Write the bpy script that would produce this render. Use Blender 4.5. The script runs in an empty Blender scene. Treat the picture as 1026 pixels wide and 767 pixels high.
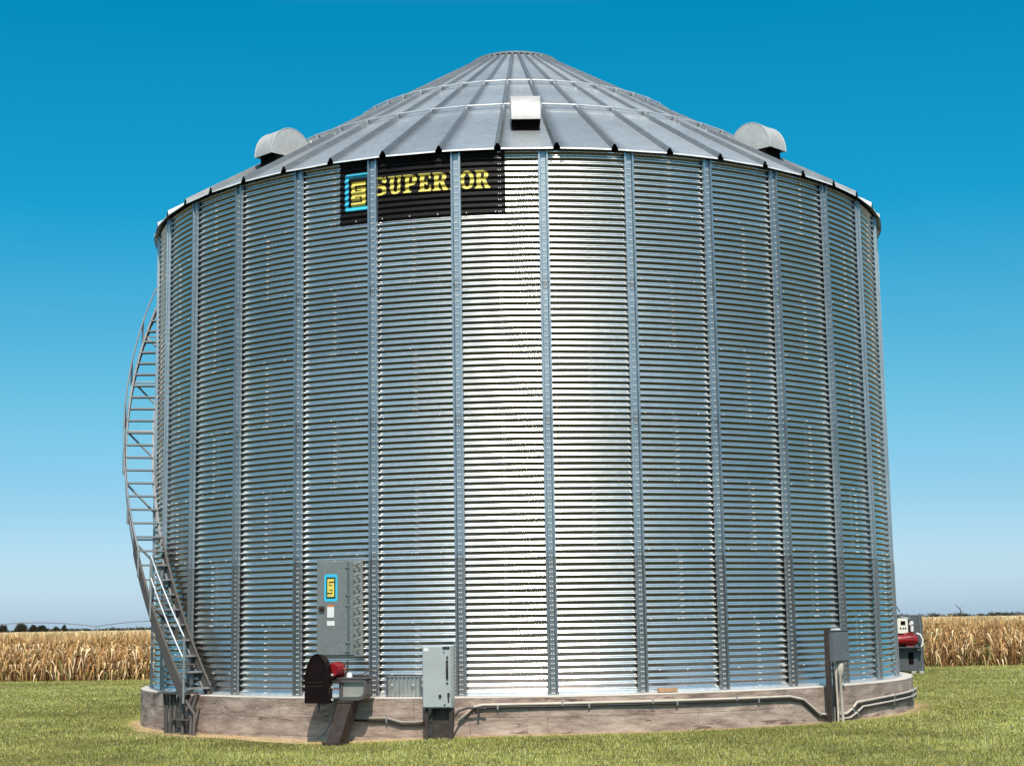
import bpy, math, random
import numpy as np
from mathutils import Matrix, Vector
random.seed(7)
RNG = np.random.default_rng(11)
PI = math.pi
R = 7.31            # bin wall radius
RF = 7.57           # foundation radius
GZ = -0.60          # ground level (z = 0 is the foundation top)
WALL_H = 8.832
RINGH = WALL_H / 8
PITCH = RINGH / 11
AMP = 0.0150
ST0, DST = 3.415, 11.25
col = bpy.context.scene.collection
rad = math.radians

# ------------------------------------------------------------------ helpers
def link(o, parent=None):
    col.objects.link(o)
    if parent is not None:
        o.parent = parent
    return o

def tag(o, label=None, cat=None, group=None, kind=None):
    if label: o['label'] = label
    if cat: o['category'] = cat
    if group: o['group'] = group
    if kind: o['kind'] = kind
    return o

def empty(name, loc=(0, 0, 0), rz=0.0):
    o = bpy.data.objects.new(name, None)
    o.location = loc; o.rotation_euler = (0, 0, rz)
    o.empty_display_size = 0.3
    return link(o)

def frame(az, r=0.0, z=0.0):
    """location and z rotation of a local frame on the bin: +x tangent, -y outward"""
    a = rad(az)
    return (r * math.sin(a), -r * math.cos(a), z), a

class MB:
    def __init__(s):
        s.v = []; s.f = []; s.m = []; s.sm = []
    def add(s, vs, fs, mi=0, smooth=False):
        b = len(s.v); s.v += [tuple(p) for p in vs]
        for f in fs:
            s.f.append(tuple(b + i for i in f)); s.m.append(mi); s.sm.append(smooth)
    def box(s, x0, x1, y0, y1, z0, z1, mi=0, M=None, bev=0.0):
        if bev > 0:
            b = min(bev, (x1-x0)*.45, (y1-y0)*.45, (z1-z0)*.45)
            # chamfered box: 24 vertices
            V = []; idx = {}
            for sx in (0, 1):
                for sy in (0, 1):
                    for sz in (0, 1):
                        X, Y, Z = (x0, x1)[sx], (y0, y1)[sy], (z0, z1)[sz]
                        dx, dy, dz = (b, -b)[sx], (b, -b)[sy], (b, -b)[sz]
                        idx[sx, sy, sz, 0] = len(V); V.append((X, Y+dy, Z+dz))
                        idx[sx, sy, sz, 1] = len(V); V.append((X+dx, Y, Z+dz))
                        idx[sx, sy, sz, 2] = len(V); V.append((X+dx, Y+dy, Z))
            F = []
            g = lambda a, b_, c, k: idx[a, b_, c, k]
            F += [(g(0,0,0,0), g(0,0,1,0), g(0,1,1,0), g(0,1,0,0)), (g(1,0,0,0), g(1,1,0,0), g(1,1,1,0), g(1,0,1,0))]
            F += [(g(0,0,0,1), g(1,0,0,1), g(1,0,1,1), g(0,0,1,1)), (g(0,1,0,1), g(0,1,1,1), g(1,1,1,1), g(1,1,0,1))]
            F += [(g(0,0,0,2), g(0,1,0,2), g(1,1,0,2), g(1,0,0,2)), (g(0,0,1,2), g(1,0,1,2), g(1,1,1,2), g(0,1,1,2))]
            for a in (0, 1):
                for c in (0, 1):
                    F.append((g(a,c,0,0), g(a,c,0,1), g(a,c,1,1), g(a,c,1,0)))
                    F.append((g(a,0,c,0), g(a,0,c,2), g(a,1,c,2), g(a,1,c,0)))
                    F.append((g(0,a,c,1), g(0,a,c,2), g(1,a,c,2), g(1,a,c,1)))
                    for d in (0, 1):
                        F.append((g(a,c,d,0), g(a,c,d,1), g(a,c,d,2)))
        else:
            V = [(x0,y0,z0),(x1,y0,z0),(x1,y1,z0),(x0,y1,z0),(x0,y0,z1),(x1,y0,z1),(x1,y1,z1),(x0,y1,z1)]
            F = [(0,3,2,1),(4,5,6,7),(0,1,5,4),(1,2,6,5),(2,3,7,6),(3,0,4,7)]
        if M is not None: V = [tuple(M @ Vector(p)) for p in V]
        s.add(V, F, mi)
    def tube(s, pts, r, n=8, mi=0, caps=True, smooth=True):
        pts = [Vector(p) for p in pts]
        rr = r if isinstance(r, (list, tuple)) else [r] * len(pts)
        V = []; F = []
        t0 = (pts[1] - pts[0]).normalized()
        up = Vector((0, 0, 1)) if abs(t0.z) < 0.9 else Vector((1, 0, 0))
        nx = t0.cross(up).normalized()
        for i, p in enumerate(pts):
            if i == 0: t = pts[1] - pts[0]
            elif i == len(pts) - 1: t = pts[-1] - pts[-2]
            else: t = (pts[i+1] - pts[i]).normalized() + (pts[i] - pts[i-1]).normalized()
            t.normalize()
            nx = (nx - t * nx.dot(t))
            nx.normalize(); ny = t.cross(nx)
            for k in range(n):
                a = 2 * PI * k / n
                V.append(p + (nx * math.cos(a) + ny * math.sin(a)) * rr[i])
        for i in range(len(pts) - 1):
            for k in range(n):
                a = i*n + k; b = i*n + (k+1) % n
                F.append((a, b, b + n, a + n))
        s.add(V, F, mi, smooth)
        if caps:
            s.add(V[:n], [tuple(range(n))[::-1]], mi)
            s.add(V[-n:], [tuple(range(n))], mi)
    def cyl(s, p0, p1, r, n=16, mi=0): s.tube([p0, p1], r, n, mi)
    def prism(s, outline, y0, y1, mi=0, M=None, smooth=False):
        """outline in local (x,z), extruded along y"""
        n = len(outline)
        V = [(x, y0, z) for x, z in outline] + [(x, y1, z) for x, z in outline]
        if M is not None: V = [tuple(M @ Vector(p)) for p in V]
        s.add(V, [tuple(range(n)), tuple(range(2*n-1, n-1, -1))], mi)
        s.add(V, [(i, i + n, (i+1) % n + n, (i+1) % n) for i in range(n)], mi, smooth)
    def build(s, name, mats, parent=None):
        me = bpy.data.meshes.new(name)
        me.from_pydata(s.v, [], s.f)
        if not isinstance(mats, (list, tuple)): mats = [mats]
        for m in mats: me.materials.append(m)
        me.polygons.foreach_set('material_index', s.m)
        me.polygons.foreach_set('use_smooth', s.sm)
        me.update()
        import bmesh
        bm = bmesh.new(); bm.from_mesh(me)
        bmesh.ops.recalc_face_normals(bm, faces=bm.faces)
        bm.to_mesh(me); bm.free()
        return link(bpy.data.objects.new(name, me), parent)

def np_mesh(name, V, F, mats, parent=None, smooth=False, colors=None, midx=None):
    """V (n,3), F (m,k) arrays"""
    me = bpy.data.meshes.new(name)
    V = np.asarray(V, np.float32); F = np.asarray(F, np.int32)
    k = F.shape[1]
    me.vertices.add(len(V)); me.vertices.foreach_set('co', V.ravel())
    me.loops.add(F.size); me.loops.foreach_set('vertex_index', F.ravel())
    me.polygons.add(len(F))
    me.polygons.foreach_set('loop_start', np.arange(0, F.size, k, dtype=np.int32))
    me.polygons.foreach_set('loop_total', np.full(len(F), k, np.int32))
    me.polygons.foreach_set('use_smooth', np.full(len(F), smooth))
    if not isinstance(mats, (list, tuple)): mats = [mats]
    for m in mats: me.materials.append(m)
    if midx is not None: me.polygons.foreach_set('material_index', np.asarray(midx, np.int32))
    me.update(calc_edges=True)
    if colors is not None:
        a = me.color_attributes.new('tint', 'FLOAT_COLOR', 'POINT')
        a.data.foreach_set('color', np.c_[colors, np.ones(len(colors))].astype(np.float32).ravel())
    me.validate()
    return link(bpy.data.objects.new(name, me), parent)

# ---------------------------------------------------------------- materials
def nt(name):
    m = bpy.data.materials.new(name); m.use_nodes = True
    t = m.node_tree; b = t.nodes['Principled BSDF']
    return m, t, b
def N(t, typ, **kw):
    n = t.nodes.new(typ)
    for k, v in kw.items():
        if hasattr(n, k): setattr(n, k, v)
        else: n.inputs[k].default_value = v
    return n
def ramp(t, src, stops):
    r = t.nodes.new('ShaderNodeValToRGB')
    e = r.color_ramp.elements
    while len(e) < len(stops): e.new(0.5)
    for el, (p, c) in zip(e, stops):
        el.position = p; el.color = (*c, 1) if len(c) == 3 else c
    t.links.new(src, r.inputs[0]); return r
def bump(t, b, src, strength=.3, dist=.01):
    n = t.nodes.new('ShaderNodeBump'); n.inputs['Strength'].default_value = strength; n.inputs['Distance'].default_value = dist
    t.links.new(src, n.inputs['Height']); t.links.new(n.outputs[0], b.inputs['Normal']); return n

def simple(name, c, rough=.6, metal=0.0, var=.25, scale=6.0, bmp=0.0):
    m, t, b = nt(name)
    tc = N(t, 'ShaderNodeTexCoord')
    n1 = N(t, 'ShaderNodeTexNoise'); n1.inputs['Scale'].default_value = scale; n1.inputs['Detail'].default_value = 6
    t.links.new(tc.outputs['Object'], n1.inputs['Vector'])
    lo = tuple(x * (1 - var) for x in c); hi = tuple(min(1, x * (1 + var)) for x in c)
    r = ramp(t, n1.outputs[0], [(.3, lo), (.7, hi)])
    t.links.new(r.outputs[0], b.inputs['Base Color'])
    b.inputs['Roughness'].default_value = rough; b.inputs['Metallic'].default_value = metal
    if bmp: bump(t, b, n1.outputs[0], bmp, .01)
    return m

def galv(name, c, rough, metal=1.0, tint=False, spangle=14, var=.14, streak=True, bstr=.04):
    m, t, b = nt(name)
    L = t.links
    tc = N(t, 'ShaderNodeTexCoord')
    vo = N(t, 'ShaderNodeTexVoronoi'); vo.inputs['Scale'].default_value = spangle
    L.new(tc.outputs['Object'], vo.inputs['Vector'])
    n1 = N(t, 'ShaderNodeTexNoise'); n1.inputs['Scale'].default_value = 1.3; n1.inputs['Detail'].default_value = 8; n1.inputs['Roughness'].default_value = .65
    mp = N(t, 'ShaderNodeMapping'); mp.inputs['Scale'].default_value = (1, 1, .5 if streak else 1)
    L.new(tc.outputs['Object'], mp.inputs[0]); L.new(mp.outputs[0], n1.inputs['Vector'])
    mx = N(t, 'ShaderNodeMath', operation='MULTIPLY_ADD'); mx.inputs[1].default_value = .25
    sep = N(t, 'ShaderNodeSeparateColor'); L.new(vo.outputs['Color'], sep.inputs[0])
    L.new(sep.outputs[0], mx.inputs[0]); L.new(n1.outputs[0], mx.inputs[2])
    lo = tuple(x * (1 - var) for x in c); hi = tuple(min(1, x * (1 + var)) for x in c)
    r = ramp(t, mx.outputs[0], [(.35, lo), (.85, hi)])
    out = r.outputs[0]
    if tint:
        at = N(t, 'ShaderNodeAttribute'); at.attribute_name = 'tint'
        mm = N(t, 'ShaderNodeMix', data_type='RGBA', blend_type='MULTIPLY'); mm.inputs[0].default_value = 1
        L.new(out, mm.inputs[6]); L.new(at.outputs[0], mm.inputs[7]); out = mm.outputs[2]
    if tint and metal > .9:       # shade painted into the corrugation's undersides by normal direction
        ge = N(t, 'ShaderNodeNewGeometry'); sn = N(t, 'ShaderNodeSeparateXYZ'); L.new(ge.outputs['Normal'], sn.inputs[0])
        undershade = ramp(t, sn.outputs[2], [(0, (1, 1, 1)), (1, (1, 1, 1))])
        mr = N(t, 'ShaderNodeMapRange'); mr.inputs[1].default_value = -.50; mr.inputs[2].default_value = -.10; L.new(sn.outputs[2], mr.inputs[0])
        undershade = ramp(t, mr.outputs[0], [(0, (.30, .28, .31)), (1, (1, 1, 1))])
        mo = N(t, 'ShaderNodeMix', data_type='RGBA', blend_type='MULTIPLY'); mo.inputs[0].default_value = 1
        L.new(out, mo.inputs[6]); L.new(undershade.outputs[0], mo.inputs[7]); out = mo.outputs[2]
    L.new(out, b.inputs['Base Color'])
    b.inputs['Metallic'].default_value = metal
    rr = N(t, 'ShaderNodeMapRange'); rr.inputs[3].default_value = rough - .04; rr.inputs[4].default_value = rough + .05
    L.new(mx.outputs[0], rr.inputs[0]); L.new(rr.outputs[0], b.inputs['Roughness'])
    if bstr: bump(t, b, n1.outputs[0], bstr, .02)
    return m

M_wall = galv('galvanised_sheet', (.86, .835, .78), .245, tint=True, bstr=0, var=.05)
M_stiff = galv('galvanised_stiffener', (.36, .40, .43), .42, metal=.9, spangle=30)
M_stiff2 = galv('galvanised_stiffener_aged', (.27, .28, .29), .45, metal=.9, spangle=30)
M_roof = galv('galvanised_roof', (.43, .445, .45), .40, metal=.6, var=.16, tint=True, streak=False)
M_lip = galv('roof_drip_edge', (.8, .79, .77), .4, metal=.2)
M_bolt = simple('bolt_zinc', (.72, .71, .68), .6, .2)
M_ring = galv('galvanised_tube', (.7, .7, .7), .4, metal=.7)
M_stair = galv('galvanised_stair', (.30, .31, .32), .5, metal=.5)
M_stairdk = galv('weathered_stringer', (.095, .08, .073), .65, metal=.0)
M_vent = galv('vent_sheet', (.50, .48, .46), .55, metal=.25, bstr=.0)
M_dark = simple('dark_inside', (.006, .004, .004), .9)
M_dark.node_tree.nodes['Principled BSDF'].inputs['Specular IOR Level'].default_value = .1
M_black = simple('sign_black', (.006, .004, .0045), .5, 0, .2)
M_black.node_tree.nodes['Principled BSDF'].inputs['Specular IOR Level'].default_value = .25
M_gold = simple('sign_yellow', (.78, .62, .13), .4, 0, .1)
M_cyan = simple('sign_cyan', (.05, .50, .72), .4, 0, .1)
M_white = simple('label_white', (.75, .74, .72), .5, 0, .05)
M_ink = simple('label_ink', (.05, .05, .05), .5)
M_orange = simple('label_orange', (.7, .2, .05), .5)
M_door = galv('door_sheet', (.27, .28, .27), .5, metal=.5, spangle=20, bstr=.0)
M_cab = simple('cabinet_grey', (.40, .42, .42), .45, .1, .06, 3)
M_cabdk = simple('cabinet_dark_grey', (.13, .145, .16), .45, .1, .08, 4)
M_guard = simple('guard_dark', (.010, .004, .004), .45, 0, .3)
M_guard.node_tree.nodes['Principled BSDF'].inputs['Specular IOR Level'].default_value = .15
M_red = simple('motor_red', (.24, .006, .010), .4, 0, .15)
M_rust = simple('rusty_steel', (.055, .038, .032), .6, .2, .35, 9, .2)
M_pvc = simple('conduit_grey', (.56, .48, .40), .45, 0, .1)
M_cable = simple('cable_black', (.02, .02, .02), .5)
M_zinc = galv('duct_zinc', (.55, .54, .52), .4, metal=.8)
M_fanbox = simple('unit_dark_grey', (.085, .09, .095), .5, .1, .12, 3)
M_wood = simple('wood_offcut', (.42, .24, .13), .7)

# concrete with form boards, stains and cracks
def concrete():
    m, t, b = nt('foundation_concrete'); L = t.links
    tc = N(t, 'ShaderNodeTexCoord')
    sx = N(t, 'ShaderNodeSeparateXYZ'); L.new(tc.outputs['Object'], sx.inputs[0])
    at = N(t, 'ShaderNodeMath', operation='ARCTAN2'); L.new(sx.outputs[0], at.inputs[0]); L.new(sx.outputs[1], at.inputs[1])
    sc = N(t, 'ShaderNodeMath', operation='MULTIPLY'); sc.inputs[1].default_value = RF; L.new(at.outputs[0], sc.inputs[0])
    cb = N(t, 'ShaderNodeCombineXYZ'); L.new(sc.outputs[0], cb.inputs[0]); L.new(sx.outputs[2], cb.inputs[1])
    n1 = N(t, 'ShaderNodeTexNoise'); n1.inputs['Scale'].default_value = 1.4; n1.inputs['Detail'].default_value = 10; n1.inputs['Roughness'].default_value = .7
    n2 = N(t, 'ShaderNodeTexNoise'); n2.inputs['Scale'].default_value = 22; n2.inputs['Detail'].default_value = 6
    mp = N(t, 'ShaderNodeMapping'); mp.inputs['Scale'].default_value = (1, 3.5, 1); L.new(cb.outputs[0], mp.inputs[0])
    L.new(mp.outputs[0], n1.inputs['Vector']); L.new(cb.outputs[0], n2.inputs['Vector'])
    r1 = ramp(t, n1.outputs[0], [(.34, (.17, .12, .10)), (.5, (.38, .285, .235)), (.68, (.60, .48, .40))])
    # horizontal form-board joint + vertical ones
    br = N(t, 'ShaderNodeTexBrick'); br.offset = .37
    br.inputs['Color1'].default_value = (1, 1, 1, 1); br.inputs['Color2'].default_value = (.86, .84, .84, 1); br.inputs['Mortar'].default_value = (.38, .34, .33, 1)
    br.inputs['Scale'].default_value = 1; br.inputs['Mortar Size'].default_value = .007; br.inputs['Mortar Smooth'].default_value = .6
    br.inputs['Brick Width'].default_value = 2.44; br.inputs['Row Height'].default_value = .29
    wp = N(t, 'ShaderNodeVectorMath', operation='ADD')
    wn = N(t, 'ShaderNodeTexNoise'); wn.inputs['Scale'].default_value = 2.2
    L.new(cb.outputs[0], wn.inputs['Vector'])
    ws = N(t, 'ShaderNodeVectorMath', operation='SCALE'); ws.inputs['Scale'].default_value = .05; L.new(wn.outputs['Color'], ws.inputs[0])
    L.new(cb.outputs[0], wp.inputs[0]); L.new(ws.outputs[0], wp.inputs[1]); L.new(wp.outputs[0], br.inputs['Vector'])
    m1 = N(t, 'ShaderNodeMix', data_type='RGBA', blend_type='MULTIPLY'); m1.inputs[0].default_value = .75
    L.new(r1.outputs[0], m1.inputs[6]); L.new(br.outputs['Color'], m1.inputs[7])
    # cracks and honeycombing
    n3 = N(t, 'ShaderNodeTexNoise'); n3.inputs['Scale'].default_value = 1.1; n3.inputs['Detail'].default_value = 12; n3.inputs['Roughness'].default_value = .75
    mp3 = N(t, 'ShaderNodeMapping'); mp3.inputs['Scale'].default_value = (.8, 4, 1); mp3.inputs['Location'].default_value = (3.1, 1.7, 0)
    L.new(cb.outputs[0], mp3.inputs[0]); L.new(mp3.outputs[0], n3.inputs['Vector'])
    ck = ramp(t, n3.outputs[0], [(.0, (1, 1, 1)), (.585, (1, 1, 1)), (.625, (.30, .24, .22)), (.70, (.55, .48, .45))])
    m2 = N(t, 'ShaderNodeMix', data_type='RGBA', blend_type='MULTIPLY'); m2.inputs[0].default_value = 1.0
    L.new(m1.outputs[2], m2.inputs[6]); L.new(ck.outputs[0], m2.inputs[7])
    # light top surface and laitance band near the top
    tp = ramp(t, sx.outputs[2], [(0, (0, 0, 0)), (1, (1, 1, 1))])
    mr = N(t, 'ShaderNodeMapRange'); mr.inputs[1].default_value = -.03; mr.inputs[2].default_value = -.005
    L.new(sx.outputs[2], mr.inputs[0])
    m3 = N(t, 'ShaderNodeMix', data_type='RGBA'); m3.inputs[7].default_value = (.62, .56, .50, 1)
    L.new(mr.outputs[0], m3.inputs[0]); L.new(m2.outputs[2], m3.inputs[6])
    L.new(m3.outputs[2], b.inputs['Base Color'])
    b.inputs['Roughness'].default_value = .9
    ad = N(t, 'ShaderNodeMath', operation='MULTIPLY_ADD'); ad.inputs[1].default_value = .4; L.new(n2.outputs[0], ad.inputs[0]); L.new(n3.outputs[0], ad.inputs[2])
    bump(t, b, ad.outputs[0], .8, .03)
    return m
M_conc = concrete()

def ground_mat():
    m, t, b = nt('lawn_soil'); L = t.links
    tc = N(t, 'ShaderNodeTexCoord')
    def noise(s, d=8, r=.6):
        n = N(t, 'ShaderNodeTexNoise'); n.inputs['Scale'].default_value = s; n.inputs['Detail'].default_value = d; n.inputs['Roughness'].default_value = r
        L.new(tc.outputs['Object'], n.inputs['Vector']); return n
    a = noise(.35); c = noise(9, 10, .8)
    r1 = ramp(t, c.outputs[0], [(.3, (.04, .040, .014)), (.5, (.10, .092, .03)), (.7, (.20, .165, .075))])
    r2 = ramp(t, a.outputs[0], [(.35, (.8, .9, .8)), (.65, (1.2, 1.1, 1.0))])
    mx = N(t, 'ShaderNodeMix', data_type='RGBA', blend_type='MULTIPLY'); mx.inputs[0].default_value = 1
    L.new(r1.outputs[0], mx.inputs[6]); L.new(r2.outputs[0], mx.inputs[7])
    sx = N(t, 'ShaderNodeSeparateXYZ'); L.new(tc.outputs['Object'], sx.inputs[0])
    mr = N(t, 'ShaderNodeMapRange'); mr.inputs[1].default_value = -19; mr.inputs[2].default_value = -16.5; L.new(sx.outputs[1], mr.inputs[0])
    m2 = N(t, 'ShaderNodeMix', data_type='RGBA'); m2.inputs[6].default_value = (.022, .018, .014, 1)  # dark ground out of view, added to darken reflections in the wall
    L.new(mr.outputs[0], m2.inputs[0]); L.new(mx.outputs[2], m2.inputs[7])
    L.new(m2.outputs[2], b.inputs['Base Color']); b.inputs['Roughness'].default_value = 1
    b.inputs['Specular IOR Level'].default_value = .1
    bump(t, b, c.outputs[0], .8, .05)
    return m
M_ground = ground_mat()

def leaf_mat(name, transl=.25, rough=.7):
    m, t, b = nt(name); L = t.links
    at = N(t, 'ShaderNodeAttribute'); at.attribute_name = 'tint'
    L.new(at.outputs[0], b.inputs['Base Color']); b.inputs['Roughness'].default_value = rough
    b.inputs['Specular IOR Level'].default_value = .25
    tr = N(t, 'ShaderNodeBsdfTranslucent'); L.new(at.outputs[0], tr.inputs[0])
    mx = N(t, 'ShaderNodeMixShader'); mx.inputs[0].default_value = transl
    out = [n for n in t.nodes if n.type == 'OUTPUT_MATERIAL'][0]
    L.new(b.outputs[0], mx.inputs[1]); L.new(tr.outputs[0], mx.inputs[2]); L.new(mx.outputs[0], out.inputs[0])
    return m
M_grass = leaf_mat('grass_blades', .4)
M_corn = leaf_mat('dry_corn_leaves', .3)
M_tree = leaf_mat('tree_leaves', .2)
M_canopy = simple('corn_canopy', (.56, .42, .22), .95, 0, .45, .8, .3)
M_bark = simple('bark', (.07, .05, .04), .9)

# ----------------------------------------------------------------- the bin
grain_bin = empty('grain_bin')
tag(grain_bin, 'huge round corrugated galvanised grain bin with conical ribbed roof and black name panel', 'grain bin')

def prof(z):           # corrugation offset: crest outward
    return AMP * np.cos(2 * PI * (z / PITCH) + PI)

SIGN_AZ = (ST0 - 2.5 * DST + .62, ST0 - 0.5 * DST + .40)    # one sheet wide, two bays
SIGN_Z = 7 * RINGH
def wall():
    nb, per = 32, 15
    na = nb * per
    nz = 88 * 10
    az = np.radians(ST0 + DST / 2 + np.arange(na) * 360.0 / na)
    z = np.linspace(0, WALL_H, nz + 1)
    rr = R + prof(z)
    X = rr[:, None] * np.sin(az)[None]; Y = -rr[:, None] * np.cos(az)[None]; Z = np.repeat(z[:, None], na, 1)
    V = np.stack([X, Y, Z], -1).reshape(-1, 3)
    i = np.arange(nz)[:, None]; j = np.arange(na)[None]
    a = i * na + j; b = i * na + (j + 1) % na
    F = np.stack([a, b, b + na, a + na], -1)
    # tint per sheet (staggered two-bay sheets)
    ring = np.minimum((z / RINGH).astype(int), 7)
    bay = (np.arange(na) // per)
    T = np.zeros((nz + 1, na, 3))
    rnd = RNG.uniform(.92, 1.06, (8, 40)); hue = RNG.uniform(-.02, .02, (8, 40))
    for k in range(8):
        rows = np.where(ring == k)[0]
        sh = ((bay + (k % 2)) // 2) % 16
        tv = rnd[k][sh]; hv = hue[k][sh]
        T[rows[:, None], np.arange(na)[None]] = np.stack([tv + hv, tv, tv - hv], -1)[None]
    # the painted sheet is left out here and built as a part of its own
    azc = (np.degrees(az) + 180 / na + 180) % 360 - 180
    inn = (azc > SIGN_AZ[0]) & (azc < SIGN_AZ[1])
    zc = (z[:-1] + z[1:]) / 2
    mask = inn[None] & (zc > SIGN_Z)[:, None]
    Fw = F[~mask]; Fs = F[mask]
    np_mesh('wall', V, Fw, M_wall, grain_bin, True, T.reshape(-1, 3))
    u, inv = np.unique(Fs, return_inverse=True)
    sp = np_mesh('sign_panel', V[u], inv.reshape(Fs.shape), M_black, grain_bin, True)
    sp['label'] = 'black painted wall sheet carrying the maker name in yellow'
    return sp
# seam position: sheets start mid-bay; ST0 is a stiffener, wall azimuth starts at mid-bay
sign_panel = wall()

# bolts on seams
def bolts():
    mb = MB()
    def bolt(azd, z, r, s=.009, h=.010):
        a = rad(azd); ca, sa = math.cos(a), math.sin(a)
        pts = []
        for q, (dx, dz) in enumerate(((-s, 0), (-s*.5, s), (s*.5, s), (s, 0), (s*.5, -s), (-s*.5, -s))):
            pts.append((r*sa + dx*ca, -r*ca + dx*sa, z + dz))
        top = [(p[0] + h*sa, p[1] - h*ca, p[2]) for p in pts]
        mb.add(pts + top, [(6,7,8,9,10,11)] + [(k, (k+1) % 6, (k+1) % 6 + 6, k + 6) for k in range(6)])
    for k in range(8):
        for b in range(32):
            if (b + k) % 2 == 0:
                azd = ST0 + DST * b + DST / 2
                if abs((azd + 180) % 360 - 180) > 115: continue
                for c in range(11):
                    z = (k * 11 + c + .5) * PITCH
                    for dx in (-.12, .16):
                        bolt(azd + dx, z, R + AMP)
    for k in range(1, 8):
        n = 96
        for j in range(n):
            azd = j * 360 / n + 1
            if abs((azd + 180) % 360 - 180) > 115: continue
            bolt(azd, k * RINGH + PITCH * .5, R + AMP, .010)
    for j in range(96):
        azd = j * 360 / 96 + 2
        if abs((azd + 180) % 360 - 180) > 115: continue
        bolt(azd, .382 - .382 % PITCH + PITCH*.5, R + AMP, .010)
    return mb.build('bolt_row', M_bolt, grain_bin)
o = bolts(); o['kind'] = 'stuff'

# base flashing angle
mb = MB()
n = 160
V = []; F = []
for i in range(n):
    a = 2 * PI * i / n
    for r, z in ((R + .014, .055), (R + .018, .012), (R + .09, .008), (R + .09, .002)):
        V.append((r * math.sin(a), -r * math.cos(a), z))
for i in range(n):
    for k in range(3):
        a = i * 4 + k; b = ((i + 1) % n) * 4 + k
        F.append((a, b, b + 1, a + 1))
mb.add(V, F)
mb.build('base_angle', M_ring, grain_bin)

# stiffeners
def stiff_mesh():
    mb = MB()
    P = [(-.086, .016), (-.084, .018), (-.080, .062), (-.050, .064), (-.040, .022), (.040, .022), (.050, .064), (.080, .062), (.084, .018), (.086, .016)]
    segs = [(0.003, 2.14, .006, 1)] + [(2.15 + i * 2.216, 2.15 + (i + 1) * 2.216 - .01, 0, 0) for i in range(3)]
    for z0, z1, off, mi in segs:
        z1 = min(z1, WALL_H - .004)
        V = [(x * (1 + off * 4), -(R + y + off), z0) for x, y in P] + [(x * (1 + off * 4), -(R + y + off), z1) for x, y in P]
        k = len(P)
        mb.add(V, [(i, i + 1, i + 1 + k, i + k) for i in range(k - 1)], mi)
        for (x, y) in ((-.078, .052), (.045, .054)):   # small end caps so the ridges read as folded
            pass
        st = .0502 if mi else .1004
        zz = z0 + .03
        while zz < z1 - .02:
            yb = -(R + .022 + off)
            for x in (-.017, .017):
                s = .009
                mb.box(x - s, x + s, yb - .012, yb - .0005, zz - s, zz + s, 2)
            zz += st * (1.5 if mi else 1)
        # splice plate
    for zz in (2.145, 4.361, 6.577):
        mb.box(-.034, .034, -(R + .031), -(R + .0245), zz - .09, zz + .09, 1)
    o = mb.build('stiffener', [M_stiff, M_stiff2, M_bolt])
    return o
st0 = stiff_mesh()
for i in range(32):
    o = st0 if i == 0 else st0.copy()
    if i: col.objects.link(o)
    o.rotation_euler = (0, 0, rad(ST0 + DST * i)); o.parent = grain_bin

# ---------------------------------------------------------------- the roof
ER, EZ, SL, CR = 7.44, 8.82, .606, .93
RIB0 = 5.15
def roof_z(r): return EZ + (ER - r) * SL
def roof_panel(seed):
    rr = random.Random(seed)
    V = []; F = []; T = []
    rs = [ER, ER - .02, 6.4, 5.30, 5.285, 4.2, 3.1, 2.1, 1.5, CR]
    da = rad(7.5)
    def crow(r):
        w = .034 + .026 * r / ER; h = .042 + .040 * r / ER
        # local frame: panel centre azimuth 0 is the left rib
        def pt(t, dz, base):      # t tangential offset around a rib at azimuth base
            a = base
            x = r * math.sin(a) + t * math.cos(a); y = -r * math.cos(a) + t * math.sin(a)
            return (x, y, roof_z(r) + dz)
        lip = .012 if r < 5.29 else 0.0
        row = [pt(-w, lip, 0), pt(-w * .3, h, 0), pt(w * .3, h, 0), pt(w, lip, 0)]
        A = Vector(pt(w, lip, 0)); B = Vector(pt(-w, lip, da))
        sag = .004 * rr.uniform(-1, 1)
        for q in range(1, 5): 
            p = A.lerp(B, q / 5); row.append((p.x, p.y, p.z + sag * math.sin(PI * q / 5)))
        row.append(tuple(B)); return row
    for r in rs: V += crow(r)
    k = 9
    for i in range(len(rs) - 1):
        for j in range(k - 1): F.append((i*k + j, i*k + j + 1, (i+1)*k + j + 1, (i+1)*k + j))
    # drip lip on the eave of the flat part
    b = len(V)
    for j in range(3, k):
        x, y, z = V[j]; V.append((x * 1.0006, y * 1.0006, z - .024))
    for j in range(3, k - 1): F.append((j, j + 1, b + j - 2, b + j - 3))
    tv = rr.choice((.86, .93, 1.0, 1.08, 1.15)) * rr.uniform(.95, 1.05); h = rr.uniform(-.03, .01)
    T = np.tile([[tv + h, tv, tv - h]], (len(V), 1))
    for i in range(len(rs)):                      # rib darker than the flat sheet
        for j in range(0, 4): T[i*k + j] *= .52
    mi = [0] * ((len(rs) - 1) * (k - 1)) + [1] * (k - 4)
    me_o = np_mesh('roof_panel', V, np.array(F), [M_roof, M_lip], grain_bin, False, T, mi)
    return me_o
for i in range(48):
    o = roof_panel(i)
    o.rotation_euler = (0, 0, rad(RIB0 + 7.5 * i))

for rr_ in (5.12, 3.42):
    mb = MB()
    ring = []
    for i in range(48):
        a = rad(RIB0 + 7.5 * i)
        ring.append((rr_ * math.sin(a), -rr_ * math.cos(a), roof_z(rr_) + .095))
    for i in range(48):
        mb.tube([ring[i], ring[(i + 1) % 48]], .019, 6)
        x, y, z = ring[i]
        mb.box(x - .02, x + .02, y - .02, y + .02, roof_z(rr_) + .05, z + .018, 1)
    mb.build('roof_ring', [M_ring, M_stiff2], grain_bin)

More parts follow.
